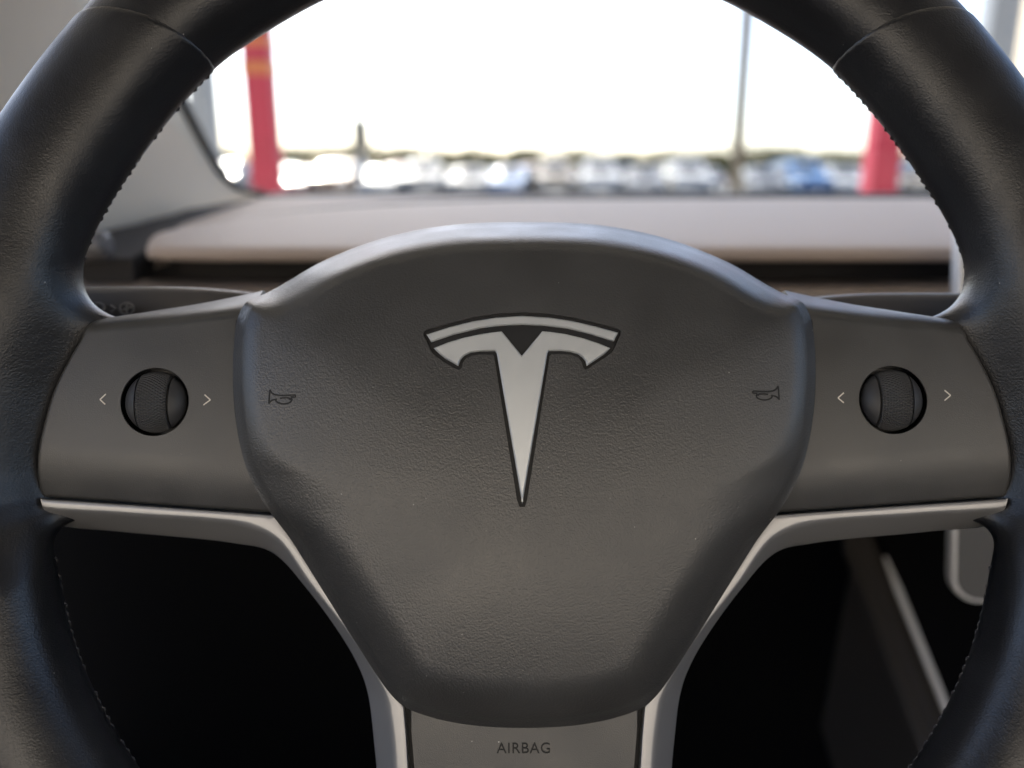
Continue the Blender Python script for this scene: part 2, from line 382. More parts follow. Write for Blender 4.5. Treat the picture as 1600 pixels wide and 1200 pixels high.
# emblem outlines (photo-traced, on the pad's face)
Z = lambda x, y: (600+x/4, 450+y/4)
bar = [Z(*p) for p in [(262, 285), (400, 240), (550, 202), (700, 178), (865, 167), (1030, 178), (1180, 200), (1330, 235), (1468, 273), (1440, 328), (1300, 284), (1150, 247), (1000, 229), (865, 223), (730, 229), (600, 245), (430, 286), (292, 333)]]
tee = [Z(*p) for p in [(308, 372), (400, 335), (500, 305), (600, 284), (680, 272), (735, 266), (862, 422), (990, 266), (1040, 269), (1130, 282), (1250, 310), (1340, 340), (1418, 372), (1385, 405), (1340, 437), (1270, 484), (1262, 455), (1245, 432), (1215, 410), (1170, 396), (1110, 390), (1030, 390), (1022, 405)]] + [(816, 787)] + \
      [Z(*p) for p in [(704, 405), (695, 391), (600, 392), (540, 400), (500, 419), (475, 447), (462, 484), (420, 460), (378, 435), (340, 405)]]
rec = [Z(*p) for p in [(243, 288), (245, 268), (265, 255), (400, 217), (550, 178), (700, 154), (865, 145), (1030, 154), (1180, 177), (1330, 212), (1465, 248), (1485, 262), (1484, 285), (1445, 372), (1430, 398), (1385, 432), (1330, 465), (1282, 500), (1258, 508), (1243, 490), (1238, 462), (1215, 432), (1165, 414), (1110, 410), (1046, 412), (1036, 424)]] + [(823.5, 782), (820, 792), (812, 792), (808, 782)] + \
      [Z(*p) for p in [(688, 424), (680, 414), (600, 412), (545, 421), (510, 440), (492, 465), (484, 500), (468, 510), (440, 500), (365, 455), (300, 405), (283, 375)]]
def dense(pl_, step=1.6):
    out = []
    for i in range(len(pl_)):
        a = np.array(pl_[i], float); b = np.array(pl_[(i+1) % len(pl_)], float); n = max(1, int(np.linalg.norm(b-a)/(step*3)))
        for k in range(n): out.append(a+(b-a)*k/n)
    return out
padz = .0178
cutpoly = [P2(x, y, padz) for x, y in dense(rec, 2)]
def offset_poly(poly, d):
    p = np.array(poly); n = len(p); area = 0.5*np.sum(p[:, 0]*np.roll(p[:, 1], -1)-np.roll(p[:, 0], -1)*p[:, 1]); sg = 1 if area > 0 else -1; out = []
    for i in range(n):
        a = p[i]-p[i-1]; b = p[(i+1) % n]-p[i]; a = a/np.linalg.norm(a); b = b/np.linalg.norm(b)
        na = sg*np.array((-a[1], a[0])); nb = sg*np.array((-b[1], b[0])); m = na+nb; l = max(np.dot(m, m)/2, .22); out.append(p[i]+m/l*d)
    return np.array(out)
from mathutils.geometry import delaunay_2d_cdt
def conform(name, poly, lift, depth, material, parent, inset=.00040, drop=.00042):
    """solid letter shape following the pad's curved face, with a bevelled rim and smooth face normals"""
    poly = np.array(poly); inn_ = offset_poly(poly, inset) if drop else poly; n = len(poly)
    x0, y0 = poly.min(0); x1, y1 = poly.max(0); gx, gy = np.meshgrid(np.arange(x0, x1, .0011), np.arange(y0, y1, .0011)); gx = gx.ravel(); gy = gy.ravel()
    sd_ = poly_sdf(gx, gy, inn_); k = sd_ < -.0004; pts2 = [Vector(q) for q in inn_]+[Vector((a, b)) for a, b in zip(gx[k], gy[k])]
    vo, eo, fo, *_ = delaunay_2d_cdt(pts2, [(i, (i+1) % n) for i in range(n)], [], 1, 1e-7)
    V = [(v.x, v.y, float(pad_h(v.x, v.y))+lift) for v in vo]; nt0 = len(V); Fs = [tuple(f) for f in fo]; ntop = len(Fs)
    b0 = len(V); hh = [float(pad_h(q[0], q[1])) for q in poly]
    V += [(q[0], q[1], float(pad_h(q[0], q[1]))+lift) for q in inn_]; V += [(q[0], q[1], h+lift-drop) for q, h in zip(poly, hh)]; V += [(q[0], q[1], h+lift-drop-depth) for q, h in zip(poly, hh)]
    for i in range(n):
        j = (i+1) % n
        for l in (0, 1): Fs.append((b0+l*n+i, b0+l*n+j, b0+(l+1)*n+j, b0+(l+1)*n+i))
    me = bpy.data.meshes.new(name); me.from_pydata(V, [], Fs); me.update()
    if sum(me.polygons[i].normal.z for i in range(ntop)) < 0: me.flip_normals()
    me.update(); me.shade_smooth(); e = 1e-4; ln = []
    for pf in me.polygons:
        if pf.index < ntop:
            for i in pf.vertices:
                co = me.vertices[i].co
                gx_ = float(pad_h(co.x+e, co.y)-pad_h(co.x-e, co.y))/(2*e); gy_ = float(pad_h(co.x, co.y+e)-pad_h(co.x, co.y-e))/(2*e)
                ln.append(Vector((-gx_, -gy_, 1)).normalized())
        else: ln += [pf.normal.copy()]*len(pf.vertices)
    me.normals_split_custom_set(ln)
    o = bpy.data.objects.new(name, me); COL.objects.link(o); me.materials.append(material); o.parent = parent; return o
cutter = prism('cutter', cutpoly, .004, .034, None, wheel)
# the recess floor follows the pad face 1.3 mm below it
for v in cutter.data.vertices:
    if v.co.z < .01: v.co.z = float(pad_h(v.co.x, v.co.y))-.0014
bm = bmesh.new(); bm.from_mesh(cutter.data); bmesh.ops.triangulate(bm, faces=bm.faces[:]); bm.to_mesh(cutter.data); bm.free()
boolean(pad, cutter)
conform('emblem_recess', [P2(x, y, padz) for x, y in dense(rec, 2)], -.00115, .0012, M['dark'], pad, .0003, 0)
conform('emblem_bar', [P2(x, y, padz) for x, y in dense(bar, 1.2)], .00010, .0016, M['emblem'], pad)
conform('emblem_letter', [P2(x, y, padz) for x, y in dense(tee, 1.2)], .00010, .0016, M['emblem'], pad)

def strokes(name, lines, hfun, w_m, lift, material, parent, wz=.0):
    """thin raised strokes: each line is a list of pixel points"""
    V = []; Fs = []
    for ln in lines:
        q = [P2(x, y, wz) for x, y in ln]; q = np.array(q); t = np.gradient(q, axis=0); t /= np.linalg.norm(t, axis=1)[:, None]+1e-12; nn = np.stack([-t[:, 1], t[:, 0]], 1)
        b = len(V)
        for p, m_ in zip(q, nn):
            for (o, l) in ((-w_m, -.0002), (-w_m*.6, lift), (w_m*.6, lift), (w_m, -.0002)):
                x, y = p+m_*o; V.append((x, y, float(hfun(x, y))+l))
        for i in range(len(q)-1):
            for j in range(3): a = b+i*4+j; Fs.append((a, a+4, a+5, a+1))
        Fs.append((b, b+1, b+2, b+3)); e = b+(len(q)-1)*4; Fs.append((e+3, e+2, e+1, e))
    return mesh_obj(name, V, Fs, material, parent, False)
# horn marks
hx = lambda X, Y: (360+X/8, 560+Y/8)
horn = [[(505, 400), (500, 480), (492, 570)], [(505, 398), (525, 430), (560, 455), (620, 467), (720, 470), (838, 466)], [(838, 466), (835, 490), (780, 492)], [(492, 565), (530, 530), (570, 520), (600, 515)],
        [(785, 500), (790, 530), (760, 560), (700, 573), (640, 568), (595, 545), (580, 520)], [(640, 505), (700, 498), (760, 505), (772, 525)]]
hl = [list(map(tuple, spline([hx(*p) for p in l], 5))) for l in horn]
strokes('horn_icon', hl, pad_h, .00034, .00016, M['icon'], pad, .011)
strokes('horn_icon', [[(1638-x-1, y-6) for x, y in l] for l in hl], pad_h, .00034, .00016, M['icon'], pad, .011)

# ---- spoke panels
def panel_grid(mirror):
    sx = (lambda x: 1638-x) if mirror else (lambda x: x)
    n = 90; W0 = .003
    T = resample([P2(sx(x), y, -.009) for x, y in spline(panel_top, 8)], n); B = resample([P2(sx(x), y, 0) for x, y in spline(panel_bot, 8)], n)
    L = resample([P2(sx(x), y, -.009*(1-sstep(492, 535, np.float64(y)))) for x, y in spline(panel_left, 8)], n); Rr = resample([P2(sx(407), 451, -.009), P2(sx(470), 806, 0)], n)
    e = np.linspace(0, 1, n); e = .5-.5*np.cos(e*math.pi)   # denser near the edges
    def it(A, s): return np.stack([np.interp(s, np.linspace(0, 1, n), A[:, k]) for k in range(2)], 1)
    T, B, L, Rr = it(T, e), it(B, e), it(L, e), it(Rr, e)
    G = np.zeros((n, n, 3))
    for i, u in enumerate(e):
        for j, v in enumerate(e):
            p = (1-v)*T[i]+v*B[i]+(1-u)*L[j]+u*Rr[j]-((1-u)*(1-v)*T[0]+u*(1-v)*T[-1]+(1-u)*v*B[0]+u*v*B[-1])
            hgt = abs(T[i][1]-B[i][1]); dt = v*hgt; db = (1-v)*hgt; wid = abs(Rr[j][0]-L[j][0]); dl = u*wid
            z = W0
            z -= .0150-float(smin(np.float64(dt*1.75), np.float64(.0150), .0045))
            Lb = .017; q = max(0, 1-db/Lb); z -= .0042*q*q
            z -= .0012*max(0, 1-db/.0012)**2
            z -= .0016*max(0, 1-dl/.0018)**2*(1 if dt > 0.004 else dt/.004)
            z += .0012*math.sin(math.pi*min(1, max(0, v)))   # slight crown
            G[i, j] = (p[0], p[1], z)
    return G
def solid_grid(name, G, zb, material, parent):
    n, m, _ = G.shape; V = list(G.reshape(-1, 3)); Fs = grid_faces(n, m); off = n*m
    Bk = G.copy(); Bk[..., 2] = np.minimum(G[..., 2]-.001, zb); V += list(Bk.reshape(-1, 3)); Fs += [tuple(i+off for i in f[::-1]) for f in grid_faces(n, m)]
    brd = [(i, 0) for i in range(n)]+[(n-1, j) for j in range(1, m)]+[(i, m-1) for i in range(n-2, -1, -1)]+[(0, j) for j in range(m-2, 0, -1)]
    ids = [i*m+j for i, j in brd]
    for a, b in zip(ids, ids[1:]+ids[:1]): Fs.append((a, b, b+off, a+off))
    return mesh_obj(name, V, Fs, material, parent, True, 40)
for mirror in (False, True):
    G = panel_grid(mirror); pan = solid_grid('spoke_panel', G, -.0165, M['plastic'], wheel)
    cxp = 1394 if mirror else 243; cyp = 625 if mirror else 628
    c = P(cxp, cyp, .0035)
    flat = G[:, :, 2].reshape(-1); near = ((G[..., 0]-c[0])**2+(G[..., 1]-c[1])**2).reshape(-1); zc = float(flat[near.argmin()])
    bm = bmesh.new(); cyl_bm(bm, (c[0], c[1], zc-.0105), (c[0], c[1], .02), .01135, seg=96); cut = bm_obj('cutter', bm, None, wheel)
    boolean(pan, cut, 40)
    # recess lining + bezel
    bm = bmesh.new(); cyl_bm(bm, (c[0], c[1], zc-.0100), (c[0], c[1], zc-.0004), .01125, seg=64, caps=False)
    cyl_bm(bm, (c[0], c[1], zc-.0102), (c[0], c[1], zc-.0098), .01125, seg=64); bm_obj('scroll_recess', bm, M['glossblack'], pan, True, 30)
    sc_root = None; RS = .0102; cz = zc-.0016
    def revolve(name, prof, material, parent, loc):
        n = 72; V = []
        for (u, r) in prof:
            for k in range(n): a = 2*math.pi*k/n; V.append((u, r*math.sin(a), r*math.cos(a)))
        Fs = []
        for i in range(len(prof)-1):
            for k in range(n): a = i*n+k; b = i*n+(k+1) % n; Fs.append((a, b, b+n, a+n))
        o = mesh_obj(name, V, Fs, material, parent, True, 40); o.location = loc; return o
    hb = .0050
    prof = [(-hb, .004)]+[(-hb, math.sqrt(RS**2-hb**2)-.0004)]+[(u, math.sqrt(RS**2-u*u)) for u in np.linspace(-hb+.0003, hb-.0003, 15)]+[(hb, math.sqrt(RS**2-hb**2)-.0004), (hb, .004)]
    wl = revolve('scroll_wheel', prof, M['knurl'], pan, (c[0], c[1], cz)); wl.scale = (1, 1, .60); RS2 = RS-.0001
    for s in (-1, 1):
        g0 = .00535 if (s < 0) != mirror else .00580
        us = np.linspace(g0, RS2*.9999, 16); prof = [(s*g0, .003)]+[(s*u, math.sqrt(max(RS2**2-u*u, 0))) for u in us]
        revolve('scroll_cap', prof, M['rubber'], wl, (0, 0, 0))
    bm = bmesh.new(); cyl_bm(bm, (-.0056, 0, 0), (.0056, 0, 0), .0068, seg=32); bm_obj('scroll_core', bm, M['dark'], wl, True, 30)
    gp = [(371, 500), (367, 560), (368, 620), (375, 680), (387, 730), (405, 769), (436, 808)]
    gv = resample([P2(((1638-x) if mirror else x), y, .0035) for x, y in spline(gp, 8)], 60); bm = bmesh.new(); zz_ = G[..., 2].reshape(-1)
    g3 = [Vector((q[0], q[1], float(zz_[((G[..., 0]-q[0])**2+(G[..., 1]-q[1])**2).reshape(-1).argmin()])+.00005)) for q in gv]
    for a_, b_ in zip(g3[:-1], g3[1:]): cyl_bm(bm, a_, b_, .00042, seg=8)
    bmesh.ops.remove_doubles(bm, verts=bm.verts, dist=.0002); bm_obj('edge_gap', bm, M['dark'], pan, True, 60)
    # arrows
    zf = lambda x, y, G=G: float(G[..., 2].reshape(-1)[((G[..., 0]-x)**2+(G[..., 1]-y)**2).reshape(-1).argmin()])
    la = [(167, 616), (158, 624.5), (166, 632)]; ra = [(321, 617), (330, 625), (319, 633)]
    if mirror: la = [(1317, 614), (1308, 622), (1317, 629.5)]; ra = [(1474, 610), (1483.5, 618), (1474, 626)]
    for ar in (la, ra):
        m1 = ar[1]
        strokes('arrow_mark', [[ar[0], m1], [m1, ar[2]]], zf, .00027, .00012, M['print'], pan, .0035)

# ---- satin metal trim under the spokes and along the pad
A = [(63, 778), (65.6, 780), (219, 790.5), (434, 806), (455, 840), (500, 910), (550, 986), (600, 1062), (623, 1094), (630, 1105), (634, 1150), (637, 1200), (640, 1320)]
B = [(66, 792), (67, 794), (200, 804), (378, 820), (430, 842), (483, 913), (550, 998), (584, 1051), (600, 1085), (605, 1103), (613, 1158), (616, 1200), (620, 1320)]
Cc_ = [(80, 812), (89, 820), (187, 831), (366, 849), (424, 863), (480, 921), (543, 1010), (566, 1056), (574, 1082), (578, 1103), (584, 1158), (588, 1200), (594, 1320)]
for mirror in (False, True):
    n = 160; f = (lambda x: 1638-x) if mirror else (lambda x: x)
    sp = [spline([(i, x, y) for i, (x, y) in enumerate(Q)], 14) for Q in (A, B, Cc_)]
    ii = np.arange(len(sp[0]))/14; sp[0] = np.stack([ii]+[np.interp(ii, range(len(A)), [q[k] for q in A]) for k in (0, 1)], 1)
    V = []; npr = 16
    for a, b, c in zip(*sp):
        a3 = P(f(a[1]), a[2], .0012); b3 = P(f(b[1]), b[2], .0010); c3 = P(f(c[1]), c[2], -.0160); d3 = c3+np.array((0, 0, -.010))
        a0 = a3+np.array((0, 0, -.006)); am = a3+(b3-a3)*.10; pr = [a0, a3+np.array((0, 0, -.0008)), a3+(b3-a3)*.02+np.array((0, 0, -.0002)), am]
        m1 = b3+(a3-b3)*.30; m2 = b3+(c3-b3)*.18
        pr += [am+(m1-am)*.5, m1]
        for k in range(1, 6): t = k/6; pr.append((1-t)**2*m1+2*t*(1-t)*b3+t*t*m2)
        pr += [m2, m2+(c3-m2)*.5, m2+(c3-m2)*.93, c3+(d3-c3)*.05, c3+(d3-c3)*.5, d3]
        V += pr
    npr = len(pr); ns = len(sp[0]); Fs = grid_faces(ns, npr)
    Fs.append(tuple(range(npr))); Fs.append(tuple((ns-1)*npr+k for k in range(npr)))
    mesh_obj('metal_trim', V, Fs, M['trimmetal'], wheel, True, 50)
# ---- lower centre panel with its embossed word
lp = [(641, 1090), (819, 1090), (997, 1090), (995, 1140), (990, 1200), (986, 1320), (819, 1330), (652, 1320), (648, 1200), (643, 1140)]
low = prism('lower_spoke_panel', [P2(x, y, 0) for x, y in lp], -.012, .0006, M['plastic'], wheel, .0006)
bk = [(560, 1040), (1078, 1040), (1046, 1330), (592, 1330)]
prism('lower_spoke_core', [P2(x, y, -.004) for x, y in [(628, 1080), (1010, 1080), (1004, 1330), (634, 1330)]], -.022, -.0035, M['dark'], wheel)
fc = bpy.data.curves.new('word', 'FONT'); fc.body = 'AIRBAG'; fc.align_x = 'CENTER'; fc.align_y = 'CENTER'; fc.extrude = .08; fc.offset = -.002; fc.space_character = 1.08; fc.resolution_u = 6
fo = bpy.data.objects.new('word', fc); COL.objects.link(fo); bpy.context.view_layer.update()
me = bpy.data.meshes.new_from_object(fo.evaluated_get(bpy.context.evaluated_depsgraph_get())); bpy.data.objects.remove(fo, do_unlink=True)
xs_ = [v.co.x for v in me.vertices]; wtxt = max(xs_)-min(xs_); targ = P2(860, 1169)[0]-P2(777, 1169)[0]; s_ = targ/wtxt; cc = P2(818.5, 1169.5, .0006)
for v in me.vertices: v.co = Vector((cc[0]+v.co.x*s_, cc[1]+v.co.y*s_*1.0, .00062+(v.co.z*s_ > 0)*.00022))
link_mesh('airbag_lettering', me, M['icon'], low, False)
# hub body behind the pad
hubp = [(420, 500), (819, 440), (1218, 500), (1240, 790), (1010, 1095), (628, 1095), (398, 790)]
prism('hub_body', [P2(x, y, -.02) for x, y in hubp], -.05, -.0162, M['column'], wheel)

# ------------------------------------------------------------------ steering column and stalks
colm = empty('steering_column', mtx=WM, label='dark plastic steering column shroud behind the lower half of the wheel', cat='steering column')
V = []; Fs = []; ns = 24
for k, (w, sc_) in enumerate([(-.040, .70), (-.046, .93), (-.060, 1.0), (-.12, 1.05), (-.24, 1.1)]):
    for i in range(ns):
        a = 2*math.pi*i/ns; ca, sa = math.cos(a), math.sin(a)
        u = math.copysign(abs(ca)**.55, ca)*.070*sc_; v = math.copysign(abs(sa)**.6, sa)*.075*sc_-.030
        V.append((u, v, w))
Fs = []
for k in range(4):
    for i in range(ns): a = k*ns+i; b = k*ns+(i+1) % ns; Fs.append((a, b, b+ns, a+ns))
Fs.append(tuple(range(ns)))
mesh_obj('shroud', V, Fs, M['column'], colm, True, 50)
def stalk(mirror):
    f = (lambda x: 1638-x) if mirror else (lambda x: x); w = -.045
    xs = np.linspace(70, 430, 26); V = []; nn = 28
    for x in xs:
        t = (x-70)/360; yt = (451+.0*x + 14*max(0, (x-250)/180)**2) if not mirror else (461+14*max(0, (x-250)/180)**2)
        hh = 30*(1-.35*max(0, (x-250)/180)); end = math.sqrt(max(0.02, 1-max(0, 1-(x-70)/26)**2))
        c = P(f(x), yt+hh, w); hv = abs(P(0, yt, w)[1]-P(0, yt+hh, w)[1])*end; dv = .0095*end
        for i in range(nn):
            a = 2*math.pi*i/nn; ca, sa = math.cos(a), math.sin(a)
            V.append((c[0], c[1]+math.copysign(abs(ca)**.55, ca)*hv, c[2]+math.copysign(abs(sa)**.55, sa)*dv))
    Fs = []
    for k in range(len(xs)-1):
        for i in range(nn): a = k*nn+i; b = k*nn+(i+1) % nn; Fs.append((a, b, b+nn, a+nn))
    Fs.append(tuple(range(nn))); Fs.append(tuple((len(xs)-1)*nn+k for k in range(nn)))
    return mesh_obj('control_stalk', V, Fs, M['stalk'], colm, True, 60)
sl = stalk(False); sl['label'] = 'left stalk with printed wiper symbols'
sr = stalk(True)
wz = -.0345
ring = lambda cx, cy, rx, ry, n=20: [(cx+rx*math.cos(2*math.pi*i/n), cy+ry*math.sin(2*math.pi*i/n)) for i in range(n+1)]
strokes('wiper_symbol', [ring(197, 482, 11, 9), [(197, 473), (197, 491)], [(187, 485), (207, 478)], ring(152, 480, 10, 7), [(172, 477), (180, 482), (172, 487)]], lambda x, y: wz-.0004, .0005, .0004, M['symbol'], sl, wz)

# ------------------------------------------------------------------ dashboard (world axes)
dash = empty('dashboard', (0, .6, CAMZ-.1), label='low wide dashboard with pale brown padded top running under the windshield', cat='dashboard')
def wmesh(name, V, Fs, m, parent, smooth=True, sharp=40):
    o = mesh_obj(name, V, Fs, m, None, smooth, sharp)
    if parent:
        bpy.context.view_layer.update(); o.parent = parent; o.matrix_parent_inverse = parent.matrix_world.inverted()
    return o
def profile_extrude(name, prof_fun, xs, m, parent, closed=True):
    V = []; k = None
    for x in xs:
        p = prof_fun(x); k = len(p); V += [(x, y, CAMZ+z) for y, z in p]
    Fs = []
    for i in range(len(xs)-1):
        for j in range(k): a = i*k+j; b = i*k+(j+1) % k; Fs.append((a, b, b+k, a+k))
    Fs.append(tuple(range(k))); Fs.append(tuple((len(xs)-1)*k+j for j in range(k)))
    return wmesh(name, V, Fs, m, parent)
def arcp(y0, z0, r, a0, a1, n=8): return [(y0+r*math.cos(R(a0+(a1-a0)*i/n)), z0+r*math.sin(R(a0+(a1-a0)*i/n))) for i in range(n+1)]
XL, XR = -.256, .95
def endf(x, L=.07):   # rounded left end in plan
    return math.sqrt(max(0, 1-max(0, 1-(x-XL)/L)**2))
def front_prof(x):
    e = endf(x, .09)
    yr = np.interp(x, [-.31, -.25, -.12, 0, .3, .95], [.70, .74, .84, .90, .92, .92]); yr = .60+(yr-.60)*max(.05, e)
    yf = .548+.02*(1-e); zf = -.0515; zr = np.interp(yr, [.55, .95], [-.0495, -.0265])
    s = arcp(yf+.005, zf-.002, .005, 265, 95, 8)
    return s + [(yf+(yr-yf)*t, zf+.003+(zr-zf+.001)*t+.0030*math.sin(math.pi*t)) for t in (.12, .3, .5, .7, .9)] + arcp(yr-.006, zr-.006, .006, 80, -20, 5) + [(yr-.03, zr-.02), (yf+.08, zf-.006)]
profile_extrude('front_pad', front_prof, XL+(XR-XL)*np.r_[0, .002, .006, .012, .02, .03, .045, .06, .08, .1, np.linspace(.13, 1, 24)], M['dash'], dash)
def seam_pt(x):
    yr = np.interp(x, [-.31, -.25, -.12, 0, .3, .95], [.70, .74, .84, .90, .92, .92]); yr = .60+(yr-.60)*max(.05, endf(x, .09)); return Vector((x, yr+.001, CAMZ+float(np.interp(yr, [.55, .95], [-.0495, -.0265]))+.0012))
sv = resample(spline([tuple(seam_pt(x)) for x in XL+(XR-.01-XL)*np.linspace(0, 1, 26)**1.7], 4), 60); bm = bmesh.new()
for a_, b_ in zip(sv[:-1], sv[1:]): cyl_bm(bm, a_, b_, .0026, seg=8)
bmesh.ops.remove_doubles(bm, verts=bm.verts, dist=.0004)
o = bm_obj('pad_seam', bm, M['dark'], None, True, 60); bpy.context.view_layer.update(); o.parent = dash; o.matrix_parent_inverse = dash.matrix_world.inverted()
def rear_prof(x):
    e = math.sqrt(max(.02, 1-max(0, 1-(x+.30)/.03)**2))
    yb = np.interp(x, [-.4, -.3, .3, .95], [.90, .965, .985, .95]); y0 = .70+.02*(1-e)
    return [(y0, -.052), (y0, -.046)]+[(y0+(yb-y0)*t, -.0445+.019*t-.004*(1-e)) for t in (.02, .3, .6, .95)]+[(yb, -.026), (yb, -.052)]
profile_extrude('rear_pad', rear_prof, np.r_[-.30, -.298, -.293, -.285, np.linspace(-.27, .95, 20)], M['dash'], dash)
bm = bmesh.new(); box_bm(bm, -.52, 1.0, .600, 1.0, CAMZ-.09, CAMZ-.0545, .006)
o = bm_obj('dash_base', bm, M['dashdark'], None, True, 30); bpy.context.view_layer.update(); o.parent = dash; o.matrix_parent_inverse = dash.matrix_world.inverted()
def under(name, x0, x1, y0, y1, z0, z1, m, bev=.003, parent=dash, seg=3):
    bm = bmesh.new(); box_bm(bm, x0, x1, y0, y1, CAMZ+z0, CAMZ+z1, bev, seg); o = bm_obj(name, bm, m, None, True, 30)
    bpy.context.view_layer.update(); o.parent = parent; o.matrix_parent_inverse = parent.matrix_world.inverted(); return o
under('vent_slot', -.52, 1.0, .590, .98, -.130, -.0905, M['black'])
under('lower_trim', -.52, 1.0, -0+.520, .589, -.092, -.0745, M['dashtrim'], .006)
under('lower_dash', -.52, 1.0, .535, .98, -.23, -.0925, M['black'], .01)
# side plate at the left end of the dash with its round knob
V = [atY(125, 402, .56), atY(148, 364, .66), atY(215, 350, .74), atY(272, 333, .82), atY(318, 314, .90), atY(400, 306, .96), atY(330, 345, .80), atY(262, 368, .66), atY(205, 404, .562)]
Vb = [v-Vector((0, 0, .03)) for v in V]; n = len(V)
cen = sum(V, Vector())/n+Vector((0, 0, .004)); VV = V+Vb+[cen]
Fs = [(i, (i+1) % n, n*2) for i in range(n)]+[(i, (i+1) % n, (i+1) % n+n, i+n) for i in range(n)]
wmesh('dash_end_cap', VV, Fs, M['dashdark'], dash, True, 60)
kn = atY(140, 384, .55)
bm = bmesh.new(); cyl_bm(bm, kn+Vector((-.05, .0, -.004)), kn+Vector((.0105, .0, .0)), .0105, .0095, 24); cyl_bm(bm, kn+Vector((.0105, 0, 0)), kn+Vector((.014, 0, 0)), .0095, .006, 24)
knob = bm_obj('side_knob', bm, M['stalk'], None, True, 40); tag(knob, 'small grey rounded knob at the left end of the dashboard beside the wheel rim', 'knob')
# ------------------------------------------------------------------ touchscreen
scr = empty('touchscreen', (0.27, .46, CAMZ-.2), label='flat touchscreen with slim metal frame standing right of the steering wheel', cat='touchscreen')
tl = atY(1499, 322, .500); blp = atY(1487, 943, .468); W_, H_ = .37, (tl-blp).length
zax = (tl-blp).normalized(); xax = Vector((1, -.10, 0)); xax = (xax-zax*xax.dot(zax)).normalized(); yax = zax.cross(xax)
def rrect(w, h, r, n=8):
    out = []
    for cx, cz, a0 in ((w-r, -r, 90), (w-r, -h+r, 0), (r, -h+r, -90), (r, -r, -180)):
        for i in range(n+1): a = R(a0-90*i/n) ; out.append((cx+r*math.cos(a), cz+r*math.sin(a)))
    return out
def scr_obj(name, w, h, r, inset, layers, m, parent):
    V = []; rings = []
    for (dy, shr) in layers:
        pl_ = rrect(w-2*(inset+shr), h-2*(inset+shr), r-shr)
        for x, z in pl_:
            V.append(tl+xax*(x+inset+shr)+yax*dy+zax*(z-inset-shr))
    k = len(pl_); Fs = []
    for i in range(len(layers)-1):
        for j in range(k): a = i*k+j; b = i*k+(j+1) % k; Fs.append((a, b, b+k, a+k))
    Fs.append(tuple(range(k))); Fs.append(tuple((len(layers)-1)*k+j for j in range(k)))
    return wmesh(name, V, Fs, m, parent, True, 35)
scr_obj('frame', W_, H_, .017, 0, [(.010, .001), (.0095, 0), (.001, 0), (0, .0008), (-.0002, .0016)], M['screenframe'], scr)
M['glass_panel'] = mat('screen_glass', (.10, .10, .10), .12, spec=.8)
scr_obj('display', W_, H_, .0155, .0022, [(.0, 0), (-.0006, .0003)], M['glass_panel'], scr)
# stand joining it to the dash
bm = bmesh.new(); box_bm(bm, .42, .50, .47, .60, CAMZ-.14, CAMZ-.10, .005); o = bm_obj('stand', bm, M['column'], None, True, 30); bpy.context.view_layer.update(); o.parent = scr; o.matrix_parent_inverse = scr.matrix_world.inverted()
# ------------------------------------------------------------------ centre console
con = empty('center_console', (.45, .6, CAMZ-.6), label='dark center console with bright silver edge strip seen below the right spoke', cat='console')
def slab_between(name, a, b, c, d, thick, m, parent):
    V = [a, b, c, d]; nrm = ((b-a).cross(d-a)).normalized()*thick
    V = V+[v+nrm for v in V]; Fs = [(0, 1, 2, 3), (7, 6, 5, 4), (0, 1, 5, 4), (1, 2, 6, 5), (2, 3, 7, 6), (3, 0, 4, 7)]
    return wmesh(name, V, Fs, m, parent, False, None)
def tpt(px, py, X): d = ray(px, py); return cam_loc+d*(X/d.x)
e0, e1 = tpt(1383, 872, .385), tpt(1484, 1122, .385); ed = (e1-e0); e2 = e1+ed*.8; e00 = e0-ed*.12
prof = [(-.004, .0), (-.0035, .0045), (0, .006), (.0035, .0045), (.004, 0)]
bm = bmesh.new()
up = Vector((0, .25, 1)).normalized()
rings = []
for t in np.linspace(0, 1, 9):
    p = e0+(e2-e0)*t; sc2 = 1.0 if t > 0.01 else .4
    rings.append([bm.verts.new(p+Vector((x*sc2*.9, 0, 0))+up*(z*sc2*.6)) for x, z in prof+[(0, -.006)]])
for r0, r1 in zip(rings, rings[1:]):
    for j in range(6): bm.faces.new((r0[j], r0[(j+1) % 6], r1[(j+1) % 6], r1[j]))
bm.faces.new(rings[0]); bm.faces.new(rings[-1][::-1])
o = bm_obj('silver_strip', bm, M['silver'], None, True, 60); bpy.context.view_layer.update(); o.parent = con; o.matrix_parent_inverse = con.matrix_world.inverted()
q0, q2 = e0-ed*.25, e2
slab_between('side_wall', q0+Vector((-.014, 0, -.004)), q2+Vector((-.014, 0, -.004)), q2+Vector((-.03, 0, -.25)), q0+Vector((-.03, 0, -.25)), .012, M['column'], con)
slab_between('top_face', q0+Vector((.004, 0, -.002)), q2+Vector((.004, 0, -.002)), q2+Vector((.16, 0, -.004)), q0+Vector((.16, 0, -.004)), -.01, M['black'], con)
# side bolster seen as a dim band left of the silver strip
V = []; ns = 12
for t in np.linspace(-.1, 1, 12):
    p = e0+(e2-e0)*t+Vector((-.022, 0, -.012)); 
    for i in range(ns): a = 2*math.pi*i/ns; V.append(p+Vector((math.cos(a)*.012, 0, 0))+up*(math.sin(a)*.014))
Fs = []
for k in range(11):
    for i in range(ns): a = k*ns+i; b = k*ns+(i+1) % ns; Fs.append((a, b, b+ns, a+ns))
Fs.append(tuple(range(ns))); Fs.append(tuple(11*ns+i for i in range(ns)))
wmesh('side_bolster', V, Fs, M['column'], con)

